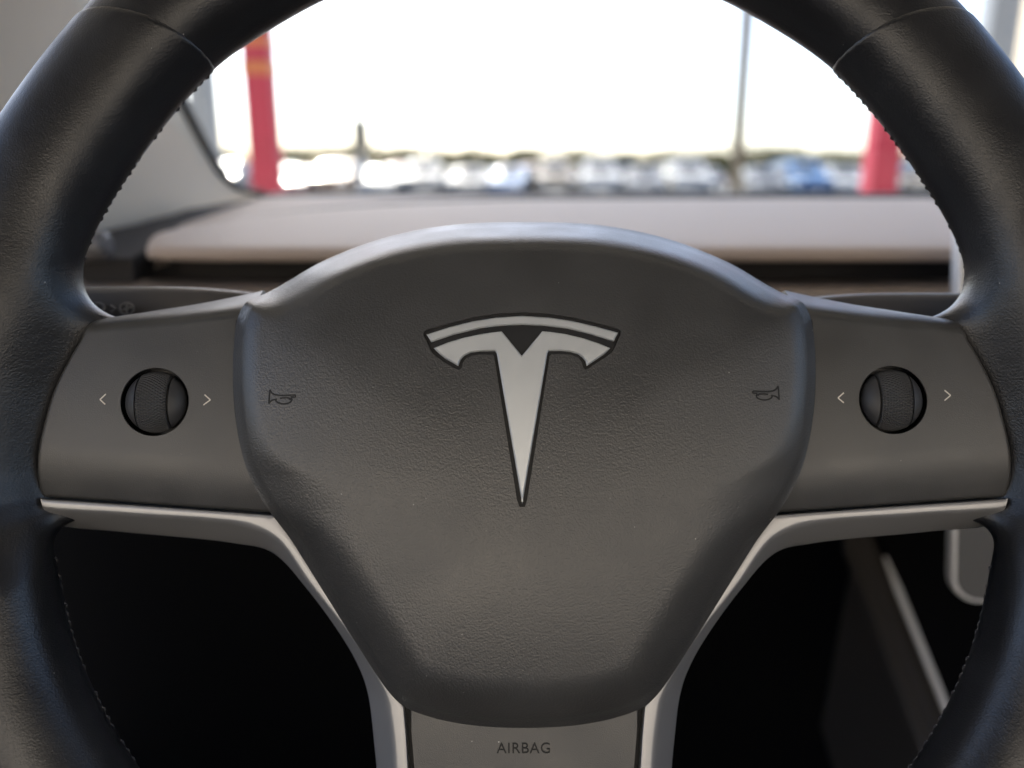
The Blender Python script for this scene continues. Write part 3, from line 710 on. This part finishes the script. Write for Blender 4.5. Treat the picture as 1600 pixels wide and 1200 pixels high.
# ------------------------------------------------------------------ cabin shell: pillar, door, roof, floor, windshield
def loft(name, L1, L2, bulge, m, parent, nrm_hint, thick=.02, nu=30, nv=14):
    a = resample(spline([tuple(v) for v in L1], 8), nu); b = resample(spline([tuple(v) for v in L2], 8), nu); V = []
    for off in (0, 1):
        for i in range(nu):
            for j in range(nv):
                t = j/(nv-1); p = a[i]*(1-t)+b[i]*t; p = p+np.array(nrm_hint)*(bulge*math.sin(math.pi*t)**.8-off*thick); V.append(p)
    Fs = grid_faces(nu, nv)+[tuple(i+nu*nv for i in f[::-1]) for f in grid_faces(nu, nv)]
    brd = [i*nv for i in range(nu)]+[(nu-1)*nv+j for j in range(1, nv)]+[i*nv+nv-1 for i in range(nu-2, -1, -1)]+[j for j in range(nv-2, 0, -1)]
    for x, y in zip(brd, brd[1:]+brd[:1]): Fs.append((x, y, y+nu*nv, x+nu*nv))
    return wmesh(name, V, Fs, m, parent, True, 50)
pil = empty('windshield_pillar', (-.5, .8, CAMZ-.05), label='pale grey cloth covered windshield pillar behind the upper left of the wheel rim', cat='pillar trim')
E1 = [atY(410, 306, .965), atY(372, 297, .945), atY(345, 275, .925), atY(322, 240, .90), atY(287, 176, .85), atY(230, 70, .79), atY(180, -20, .73), atY(90, -180, .60)]
E2 = [atY(200, 368, .76), atY(150, 385, .70), atY(100, 380, .66), atY(60, 330, .63), atY(10, 240, .60), atY(-60, 120, .56), atY(-110, 20, .52), atY(-220, -180, .44)]
loft('pillar_trim', E1, E2, .025, M['pillar'], pil, (.55, -.80, .2))
wsh = empty('windshield', (0, .98, CAMZ-.03), label='clear windshield with black seal above the dashboard', cat='windshield')
E1b = [tuple(v) for v in E1]
s1 = resample(spline(E1b, 8), 40); bm = bmesh.new(); pv = None
for i in range(40):
    p = Vector(s1[i]); t = Vector(s1[min(i+1, 39)]-s1[max(i-1, 0)]).normalized(); n1 = Vector((.9, .1, .4)).cross(t).normalized(); n2 = t.cross(n1)
    ringv = [bm.verts.new(p+n1*(.006*math.cos(a))+n2*(.0055*math.sin(a))+Vector((.003, .004, 0))) for a in np.linspace(0, 2*math.pi, 9)[:-1]]
    if pv:
        for j in range(8): bm.faces.new((pv[j], pv[(j+1) % 8], ringv[(j+1) % 8], ringv[j]))
    pv = ringv
xs = np.linspace(-.32, 1.0, 20); pv = None
for x in xs:
    yb = np.interp(x, [-.4, -.3, .3, .95], [.90, .965, .985, .95])+.012; z = CAMZ-.0265
    ringv = [bm.verts.new(Vector((x, yb+dy, z+dz))) for dy, dz in ((-.014, -.004), (-.012, .0022), (.012, .0035), (.012, -.01))]
    if pv:
        for j in range(4): bm.faces.new((pv[j], pv[(j+1) % 4], ringv[(j+1) % 4], ringv[j]))
    pv = ringv
M['seal'] = mat('black_seal', (.02, .02, .022), .55)
o = bm_obj('seal', bm, M['seal'], None, True, 50); bpy.context.view_layer.update(); o.parent = wsh; o.matrix_parent_inverse = wsh.matrix_world.inverted()
gm = bpy.data.materials.new('windshield_glass'); gm.use_nodes = True; nt = gm.node_tree; nt.nodes.clear()
out = nt.nodes.new('ShaderNodeOutputMaterial'); tr = nt.nodes.new('ShaderNodeBsdfTransparent'); gl_ = nt.nodes.new('ShaderNodeBsdfGlossy'); mx = nt.nodes.new('ShaderNodeMixShader'); lw = nt.nodes.new('ShaderNodeLayerWeight'); lw.inputs['Blend'].default_value = .5
pw = nt.nodes.new('ShaderNodeMath'); pw.operation = 'POWER'; pw.inputs[1].default_value = 5; nt.links.new(lw.outputs['Facing'], pw.inputs[0])
fr = nt.nodes.new('ShaderNodeMath'); fr.operation = 'MULTIPLY_ADD'; fr.inputs[1].default_value = .7; fr.inputs[2].default_value = .04; nt.links.new(pw.outputs[0], fr.inputs[0])
tr.inputs['Color'].default_value = (.93, .96, .95, 1); gl_.inputs['Roughness'].default_value = .02
nt.links.new(fr.outputs[0], mx.inputs[0]); nt.links.new(tr.outputs[0], mx.inputs[1]); nt.links.new(gl_.outputs[0], mx.inputs[2]); nt.links.new(mx.outputs[0], out.inputs[0])
V = []; nx_, nz_ = 16, 10
for i in range(nx_):
    for j in range(nz_):
        u = i/(nx_-1); v = j/(nz_-1); x = -.62+1.62*u; sag = .10*(2*u-1)**2; V.append((x, 1.0-sag-.80*v, CAMZ-.028+.42*v-.05*v*v))
wmesh('pane', V, grid_faces(nx_, nz_), gm, wsh)
# roof, doors, floor
def simple_box(name, x0, x1, y0, y1, z0, z1, m, bev=.01, parent=None):
    bm = bmesh.new(); box_bm(bm, x0, x1, y0, y1, z0, z1, bev); return bm_obj(name, bm, m, parent, True, 30)
tag(simple_box('car_roof', -.68, 1.1, -1.2, .16, CAMZ+.36, CAMZ+.40, M['headliner']), 'pale grey headliner roof over the driver', 'roof')
door = simple_box('car_door', -.70, -.62, -.75, .9, .25, CAMZ-.16, M['column'], .02); tag(door, 'dark inner door panel left of the driver below window height', 'door')
rb = simple_box('rear_bulkhead', -.68, 1.1, -1.3, -1.2, .2, CAMZ-.38, M['headliner'], .03); tag(rb, 'pale rear shelf and seat back behind the driver', 'rear panel')
rd = simple_box('car_door', 1.10, 1.18, -1.3, .9, .25, CAMZ-.12, M['column'], .02); tag(rd, 'dark inner door panel far right across the cabin', 'door')
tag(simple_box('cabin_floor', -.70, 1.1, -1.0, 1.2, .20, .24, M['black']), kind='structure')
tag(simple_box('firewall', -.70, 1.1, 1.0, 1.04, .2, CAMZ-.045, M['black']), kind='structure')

# ------------------------------------------------------------------ outside
M['concrete'] = mat('forecourt_concrete', (.36, .33, .28), .8, var=.12, vscale=.6)
M['asphalt'] = mat('car_park_asphalt', (.06, .06, .062), .85, var=.2, vscale=.5)
M['red'] = mat('red_post_paint', (.33, .028, .060), .5, spec=.3, var=.08, vscale=3)
M['orange'] = mat('orange_band', (.42, .13, .04), .5)
M['steel'] = mat('painted_steel', (.22, .25, .30), .5)
M['darksteel'] = mat('dark_steel_pole', (.09, .08, .06), .5)
M['beige'] = mat('beige_render', (.42, .37, .30), .85)
M['tanwall'] = mat('bounce_block_tan', (.44, .405, .35), .8, var=.1, vscale=.5)  # tan finish of the added light-bouncing block
M['canopy'] = mat('canopy_soffit', (.55, .52, .48), .6)
M['bark'] = mat('bark', (.10, .07, .05), .9)
M['leaf'] = mat('leaves', (.026, .042, .005), .8, spec=.0, var=.4, vscale=1.5)
M['tyre'] = mat('tyre_rubber', (.02, .02, .02), .8)
M['rim'] = mat('alloy_rim', (.5, .5, .5), .3, metal=.9)
M['carglass'] = mat('car_glass', (.02, .025, .03), .12, spec=1.0)
M['headlight'] = mat('headlight_lens', (.8, .8, .8), .08, spec=1.0)
bm = bmesh.new(); g = [bm.verts.new(p) for p in ((-900, -300, 0), (900, -300, 0), (900, 1500, 0), (-900, 1500, 0))]; bm.faces.new(g)
tag(bm_obj('ground', bm, M['asphalt']), kind='structure')
bm = bmesh.new(); g = [bm.verts.new(p) for p in ((-14, -24, .004), (14, -24, .004), (14, 12, .004), (-14, 12, .004))]; bm.faces.new(g)
tag(bm_obj('forecourt', bm, M['concrete']), kind='structure')
can = simple_box('canopy', -9, 9, -4, 9.1, 8.0, 8.7, M['canopy'], .03); tag(can, 'wide flat canopy roof high above the car carried by red posts', 'canopy')
def red_post(px, Y, label, bands):
    b = atY(px, 300, Y); root = empty('canopy_post', (b.x, Y, 0), label, 'post', 'red posts of the canopy')
    bm = bmesh.new(); box_bm(bm, -.14, .14, -.14, .14, .0, 8.0, .02); bm_obj('post_shaft', bm, M['red'], root, True, 30)
    bm = bmesh.new(); box_bm(bm, -.22, .22, -.22, .22, .0, .12, .02); bm_obj('base_plate', bm, M['steel'], root, True, 30)
    for z0, z1 in bands:
        bm = bmesh.new(); box_bm(bm, -.144, .144, -.144, .144, z0, z1, .004); bm_obj('orange_band', bm, M['orange'], root, True, 30)
    return root
def hz(py, Y): return atY(800, py, Y).z
red_post(419.5, 8.6, 'red square post with orange bands seen through the left of the windshield', [(hz(118, 8.6), hz(98, 8.6)), (hz(74, 8.6), hz(60, 8.6))])
red_post(1372, 8.6, 'plain red square post seen through the right of the windshield', [])
def column(px, Y, wid, m, label):
    b = atY(px, 250, Y); root = empty('grey_column', (b.x, Y, 0), label, 'column')
    bm = bmesh.new(); box_bm(bm, -wid/2, wid/2, -.1, .1, .0, 8.0, .02); bm_obj('column_shaft', bm, m, root, True, 30)
    bm = bmesh.new(); box_bm(bm, -wid/2-.05, wid/2+.05, -.15, .15, .0, .1, .02); bm_obj('column_base', bm, M['steel'], root, True, 30)
column(326, 6.0, .16, M['steel'], 'blue grey column left of the red post close to the windshield pillar')
column(1530, 6.0, .20, M['steel'], 'blue grey column at the far right beyond the wheel rim')
bl = empty('shop_building', (9.5, 11, 0), 'beige rendered building at the far right edge behind the grey column', 'building')
bm = bmesh.new(); box_bm(bm, -3.0, 6, -2, .2, 0, 4.2, .03); bm_obj('wall', bm, M['beige'], bl, True, 30)
bm = bmesh.new(); box_bm(bm, -3.2, 6.2, -2.2, .4, 4.2, 4.5, .03); bm_obj('roof', bm, M['steel'], bl, True, 30)
wb = empty('bounce_block', (0, -24, 0), 'long unseen tan block added behind the car to bounce warm sunlight', 'building')  # unseen block added behind the camera; throws warm sunlight back onto the airbag cover
bm = bmesh.new(); box_bm(bm, -40, 40, -10, 0, 0, 10, .03); bm_obj('wall', bm, M['tanwall'], wb, True, 30)
bm = bmesh.new(); box_bm(bm, -40.3, 40.3, -10.3, .3, 10, 10.5, .03); bm_obj('roof', bm, M['steel'], wb, True, 30)
# thin dark pole, far lamp
b = atY(1150, 280, 12); pole = empty('signal_pole', (b.x, 12, 0), 'thin dark pole without lamp, left of the plain red post', 'pole')
bm = bmesh.new(); cyl_bm(bm, (0, 0, 0), (0, 0, 6.5), .09, .085, 12); bm_obj('pole_shaft', bm, M['darksteel'], pole, True, 30)
b = atY(566, 270, 36); lamp = empty('street_lamp', (b.x, 36, 0), 'tall double headed street lamp left of centre in front of the parked cars', 'street lamp')
bm = bmesh.new(); cyl_bm(bm, (0, 0, 0), (0, 0, hz(24, 36)), .12, .09, 10); bm_obj('lamp_post', bm, M['steel'], lamp, True, 30)
for s in (-1, 1):
    bm = bmesh.new(); z = hz(24, 36); box_bm(bm, min(0, s*.5), max(0, s*.5), -.05, .05, z-.12, z-.02); box_bm(bm, min(s*.5, s*1.5), max(s*.5, s*1.5), -.22, .22, z-.28, z+.05, .04); bm_obj('lamp_head', bm, M['steel'], lamp, True, 30)
bm = bmesh.new(); z = hz(207, 36); box_bm(bm, -.3, .3, -.2, .2, z-.7, z+.5, .05); bm_obj('speaker_box', bm, M['darksteel'], lamp, True, 30)

# parked cars
def car_profile(kind):
    if kind == 'sedan': return [(-2.25, .35), (-2.3, .62), (-2.2, .86), (-1.65, .93), (-.95, 1.38), (-.2, 1.46), (.45, 1.40), (1.15, .96), (1.95, .86), (2.28, .66), (2.28, .35)], (-1.5, .95, 1.0, 1.36)
    if kind == 'suv': return [(-2.3, .4), (-2.35, .75), (-2.28, 1.05), (-2.05, 1.6), (-1.2, 1.74), (-.1, 1.74), (.45, 1.64), (1.1, 1.14), (2.05, 1.0), (2.32, .78), (2.3, .4)], (-2.0, .9, 1.12, 1.62)
    return [(-2.7, .45), (-2.75, 1.0), (-2.7, 1.12), (-.75, 1.12), (-.7, 1.72), (-.3, 1.82), (.6, 1.78), (1.15, 1.2), (2.4, 1.1), (2.7, .85), (2.7, .45)], (-.6, 1.0, 1.2, 1.7)
def make_car(kind, paint):
    prof, (gx0, gx1, gz0, gz1) = car_profile(kind); root = empty(kind if kind != 'suv' else 'sport_utility_car')
    root.name = {'sedan': 'parked_sedan', 'suv': 'parked_suv', 'pickup': 'parked_pickup'}[kind]
    sp_ = resample(spline(prof, 4), 44); ws = [(-.93, .0), (-.93, .12), (-.80, .93), (-.4, 1), (.4, 1), (.80, .93), (.93, .12), (.93, 0)]
    V = []; nn = len(sp_); ztop = max(p[1] for p in prof)
    belt = gz0-.06
    stations = [-.90, -.92, -.88, -.45, .45, .88, .92, .90]
    for k, xx in enumerate(stations):
        for (y, z) in sp_:
            taper = 1-.17*max(0, (z-belt)/(ztop-belt)) if z > belt else 1
            zz = z-(.03 if abs(xx) > .87 and z > belt*.9 else 0)
            V.append((xx*taper*(1-.06*max(0, abs(y)-1.7)), y*(1-(.02 if abs(xx) > .8 else 0)), zz if k not in (0, 7) else min(zz, belt)))
    Fs = grid_faces(len(stations), nn); Fs.append(tuple(range(nn))); Fs.append(tuple((len(stations)-1)*nn+j for j in range(nn)))
    for k in range(len(stations)-1): a = k*nn; Fs.append((a, a+nn, a+nn+nn-1, a+nn-1))
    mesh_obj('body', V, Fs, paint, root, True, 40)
    def cabin_x(z): return .93*(1-.17*max(0, (z-belt)/(ztop-belt)))*.985
    for s in (-1, 1):
        bm = bmesh.new(); q = [(gx0+.1, gz0), (gx1, gz0), (gx1-.55, gz1-.04), (gx0+.5, gz1-.04)]
        a = [bm.verts.new((s*cabin_x(z), y, z)) for y, z in q]; b_ = [bm.verts.new((s*(cabin_x(z)-.05), y, z)) for y, z in q]
        bm.faces.new(a); bm.faces.new(b_[::-1])
        for i in range(4): bm.faces.new((a[i], a[(i+1) % 4], b_[(i+1) % 4], b_[i]))
        bm_obj('side_window', bm, M['carglass'], root)
    # front and rear screens follow the body line, 12 mm proud
    for nm, y0, y1 in (('windscreen', .45, 1.14), ('rear_window', *( (-1.62, -.98) if kind == 'sedan' else ((-2.26, -2.07) if kind == 'suv' else (-.745, -.705)))),):
        pz = lambda y: float(np.interp(y, [p[0] for p in sp_[5:-5]], [p[1] for p in sp_[5:-5]]))
        za, zb = pz(y0), pz(y1); V = []
        for t in np.linspace(.08, .9, 10):
            y = y0+(y1-y0)*t; z = pz(y)+.012; 
            for s in np.linspace(-1, 1, 11): V.append((s*.74*(1-.12*max(0, (z-belt)/(ztop-belt))), y+(.012 if nm == 'windscreen' else -.012)-(.10*s*s if nm == 'windscreen' else 0), z+.05*math.sin(math.pi*t)*(1-s*s*.5)-.03*s*s))
        mesh_obj(nm, V, grid_faces(10, 11), M['carglass'], root, True)
    wy = 1.38 if kind != 'pickup' else 1.75
    for s in (-1, 1):
        for y in (-wy, wy):
            bm = bmesh.new(); cyl_bm(bm, (s*.72, y, .33), (s*.945, y, .33), .33, seg=20); w = bm_obj('wheel', bm, M['tyre'], root, True, 40)
            bm = bmesh.new(); cyl_bm(bm, (s*.94, y, .33), (s*.955, y, .33), .21, seg=16); bm_obj('rim', bm, M['rim'], w, True, 40)
        yb = prof[-2][0]; zb = prof[-2][1]
        bm = bmesh.new(); box_bm(bm, s*.72-.18, s*.72+.18, yb-.14, yb+.012, zb-.02, zb+.12, .03); bm_obj('headlight', bm, M['headlight'], root, True, 30)
        bm = bmesh.new(); box_bm(bm, s*.74-.14, s*.74+.14, prof[1][0]-.012, prof[1][0]+.1, prof[1][1]+.06, prof[1][1]+.2, .03); bm_obj('tail_light', bm, M['red'], root, True, 30)
    return root
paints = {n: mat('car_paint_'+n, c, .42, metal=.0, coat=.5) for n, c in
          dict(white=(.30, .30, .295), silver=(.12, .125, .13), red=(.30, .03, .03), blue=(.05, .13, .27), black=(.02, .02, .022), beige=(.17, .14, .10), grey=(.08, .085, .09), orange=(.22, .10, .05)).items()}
protos = {}
def copy_tree(o, parent=None):
    c = o.copy(); COL.objects.link(c); c.parent = parent
    for ch in list(o.children): copy_tree(ch, c)
    return c
lay = []   # (px at roof, Y, heading, kind, paint)
kinds = ['sedan', 'suv', 'sedan', 'pickup', 'suv', 'sedan']; names = list(paints)
row1 = [(352, 'silver', 'suv'), (470, 'red', 'sedan'), (530, 'orange', 'suv'), (600, 'white', 'sedan'), (662, 'silver', 'suv'), (735, 'grey', 'sedan'), (800, 'blue', 'sedan'), (865, 'beige', 'suv'), (935, 'white', 'suv'), (1005, 'silver', 'sedan'), (1072, 'white', 'suv'), (1190, 'silver', 'sedan'), (1248, 'blue', 'suv'), (1312, 'white', 'sedan'), (1410, 'beige', 'sedan'), (1462, 'blue', 'suv')]
row2 = [(375, 'white'), (455, 'beige'), (505, 'silver'), (560, 'white'), (632, 'red'), (690, 'silver'), (765, 'white'), (828, 'orange'), (900, 'silver'), (968, 'grey'), (1040, 'beige'), (1100, 'white'), (1215, 'red'), (1280, 'silver'), (1335, 'white'), (1432, 'grey')]
def between(px):
    if px < 400: return 'left of the red post with orange bands'
    if px < 640: return 'between the banded red post and the street lamp side' if px < 567 else 'just right of the far street lamp'
    if px < 1150: return 'beyond the middle of the dashboard'
    if px < 1350: return 'between the thin dark pole and the plain red post'
    return 'right of the plain red post'
ords = ['leftmost', 'second from left', 'third from left', 'fourth from left', 'fifth from left', 'sixth from left', 'seventh from left', 'eighth from left', 'ninth from left', 'tenth from left', 'eleventh from left', 'twelfth from left', 'thirteenth from left', 'fourteenth from left', 'fifteenth from left', 'rightmost']
def put_car(px, Y, kind, paint, label, head, group):
    key = (kind, paint)
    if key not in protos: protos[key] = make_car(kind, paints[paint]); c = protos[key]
    else: c = copy_tree(protos[key])
    b = atY(px, 270, Y); c.location = (b.x, Y, 0); c.rotation_euler = (0, 0, head); tag(c, label, 'car', group); return c
for i, (px, pc, kd) in enumerate(row1):
    kn_ = {'sedan': 'sedan', 'suv': 'tall suv', 'pickup': 'pickup truck'}[kd]
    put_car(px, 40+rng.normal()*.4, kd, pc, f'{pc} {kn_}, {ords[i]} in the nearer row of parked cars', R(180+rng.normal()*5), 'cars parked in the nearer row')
for i, (px, pc) in enumerate(row2):
    kd = kinds[i % 6]; kn_ = {'sedan': 'sedan', 'suv': 'tall suv', 'pickup': 'pickup truck'}[kd]
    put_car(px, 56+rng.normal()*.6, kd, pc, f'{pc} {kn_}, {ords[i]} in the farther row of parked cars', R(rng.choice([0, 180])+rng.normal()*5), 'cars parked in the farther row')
# trees beyond
def make_tree(i, px, py, Y, spread, lab):
    top = hz(py, Y); b = atY(px, 270, Y); root = empty('tree', (b.x, Y, 0), lab, 'tree', 'trees beyond the car park')
    bm = bmesh.new(); cyl_bm(bm, (0, 0, 0), (.1, 0, top*.55), .22, .12, 8)
    for k in range(5):
        a = rng.uniform(0, 6.28); cyl_bm(bm, (.05, 0, top*(.3+.05*k)), (math.cos(a)*spread*.5, math.sin(a)*spread*.4, top*(.6+.06*k)), .08, .03, 6)
    bm_obj('trunk', bm, M['bark'], root, True)
    V = []; Fs = []; cl = [(rng.uniform(-1, 1)*spread*.75, rng.uniform(-.6, .6)*spread, top*rng.uniform(.42, .84), rng.uniform(.3, .5)*spread) for _ in range(11)]
    for (x, y, z, r) in cl:
        for _ in range(170):
            d = rng.normal(size=3); d /= np.linalg.norm(d); p = np.array((x, y, z))+d*r*np.array((1, 1, .6))*rng.uniform(.5, 1.05)
            if p[2] > top: p[2] = top-rng.uniform(0, .5)
            a = rng.normal(size=3); a /= np.linalg.norm(a); b2 = np.cross(a, rng.normal(size=3)); b2 /= np.linalg.norm(b2); s = rng.uniform(.12, .26); n0 = len(V)
            V += [p-a*s, p+b2*s*.6, p+a*s, p-b2*s*.6]; Fs.append((n0, n0+1, n0+2, n0+3))
    mesh_obj('crown', V, Fs, M['leaf'], root, False)
tr_ = [(350, 226, 6), (450, 226, 6), (520, 224, 6), (590, 226, 6), (655, 232, 6), (715, 230, 6), (790, 232, 6), (860, 230, 5.5), (950, 238, 5), (1015, 232, 6), (1070, 235, 6), (1122, 240, 5), (1190, 226, 6.5), (1255, 231, 6.5), (1315, 237, 5.5), (1420, 234, 6)]
for i, (px, py, s) in enumerate(tr_):
    make_tree(i, px, py, 120+rng.uniform(-6, 6), s, f'pale olive tree, {ords[i]} in the hazy line behind the cars')
hb_ = []
V = []; Fs = []
for _ in range(17000):
    p = np.array((rng.uniform(-75, 90), 135+rng.uniform(0, 8), abs(rng.normal())*1.7)); a = rng.normal(size=3); a /= np.linalg.norm(a); b2 = np.cross(a, rng.normal(size=3)); b2 /= np.linalg.norm(b2); s = rng.uniform(.2, .45); n0 = len(V)
    V += [p-a*s, p+b2*s*.7, p+a*s, p-b2*s*.7]; Fs.append((n0, n0+1, n0+2, n0+3))
tag(mesh_obj('hedge', V, Fs, M['leaf'], None, False), 'low olive hedge growth along the far side of the car park', 'hedge', kind='stuff')

# ------------------------------------------------------------------ light
w = bpy.data.worlds.new('World'); sc.world = w; w.use_nodes = True; nt = w.node_tree
bg = nt.nodes['Background']; sky = nt.nodes.new('ShaderNodeTexSky'); sky.sky_type = 'NISHITA'; sky.sun_disc = False
SEL, SAZ = 46, -24
sky.sun_elevation = R(SEL); sky.sun_rotation = R(SAZ); sky.air_density = .7; sky.dust_density = 2.2; sky.ozone_density = 1.0; sky.altitude = 50
nt.links.new(sky.outputs[0], bg.inputs[0]); bg.inputs[1].default_value = .10
sd = bpy.data.lights.new('sun', 'SUN'); sd.energy = 4.0; sd.angle = R(.5); sd.color = (1, .94, .85); so = bpy.data.objects.new('sun', sd); COL.objects.link(so)
dirv = Vector((math.sin(R(SAZ))*math.cos(R(SEL)), math.cos(R(SAZ))*math.cos(R(SEL)), math.sin(R(SEL))))
so.rotation_euler = dirv.to_track_quat('Z', 'Y').to_euler(); so.location = (0, 0, 20)
sc.view_settings.view_transform = 'Standard'; sc.view_settings.look = 'None'; sc.view_settings.exposure = 2.3; sc.view_settings.gamma = 1.0; sc.view_settings.use_curve_mapping = False
sc.cycles.use_denoising = True; sc.cycles.max_bounces = 7; sc.cycles.diffuse_bounces = 4; sc.cycles.glossy_bounces = 4; sc.cycles.transparent_max_bounces = 8
sc.cycles.sample_clamp_indirect = 8; sc.cycles.caustics_reflective = False; sc.cycles.caustics_refractive = False
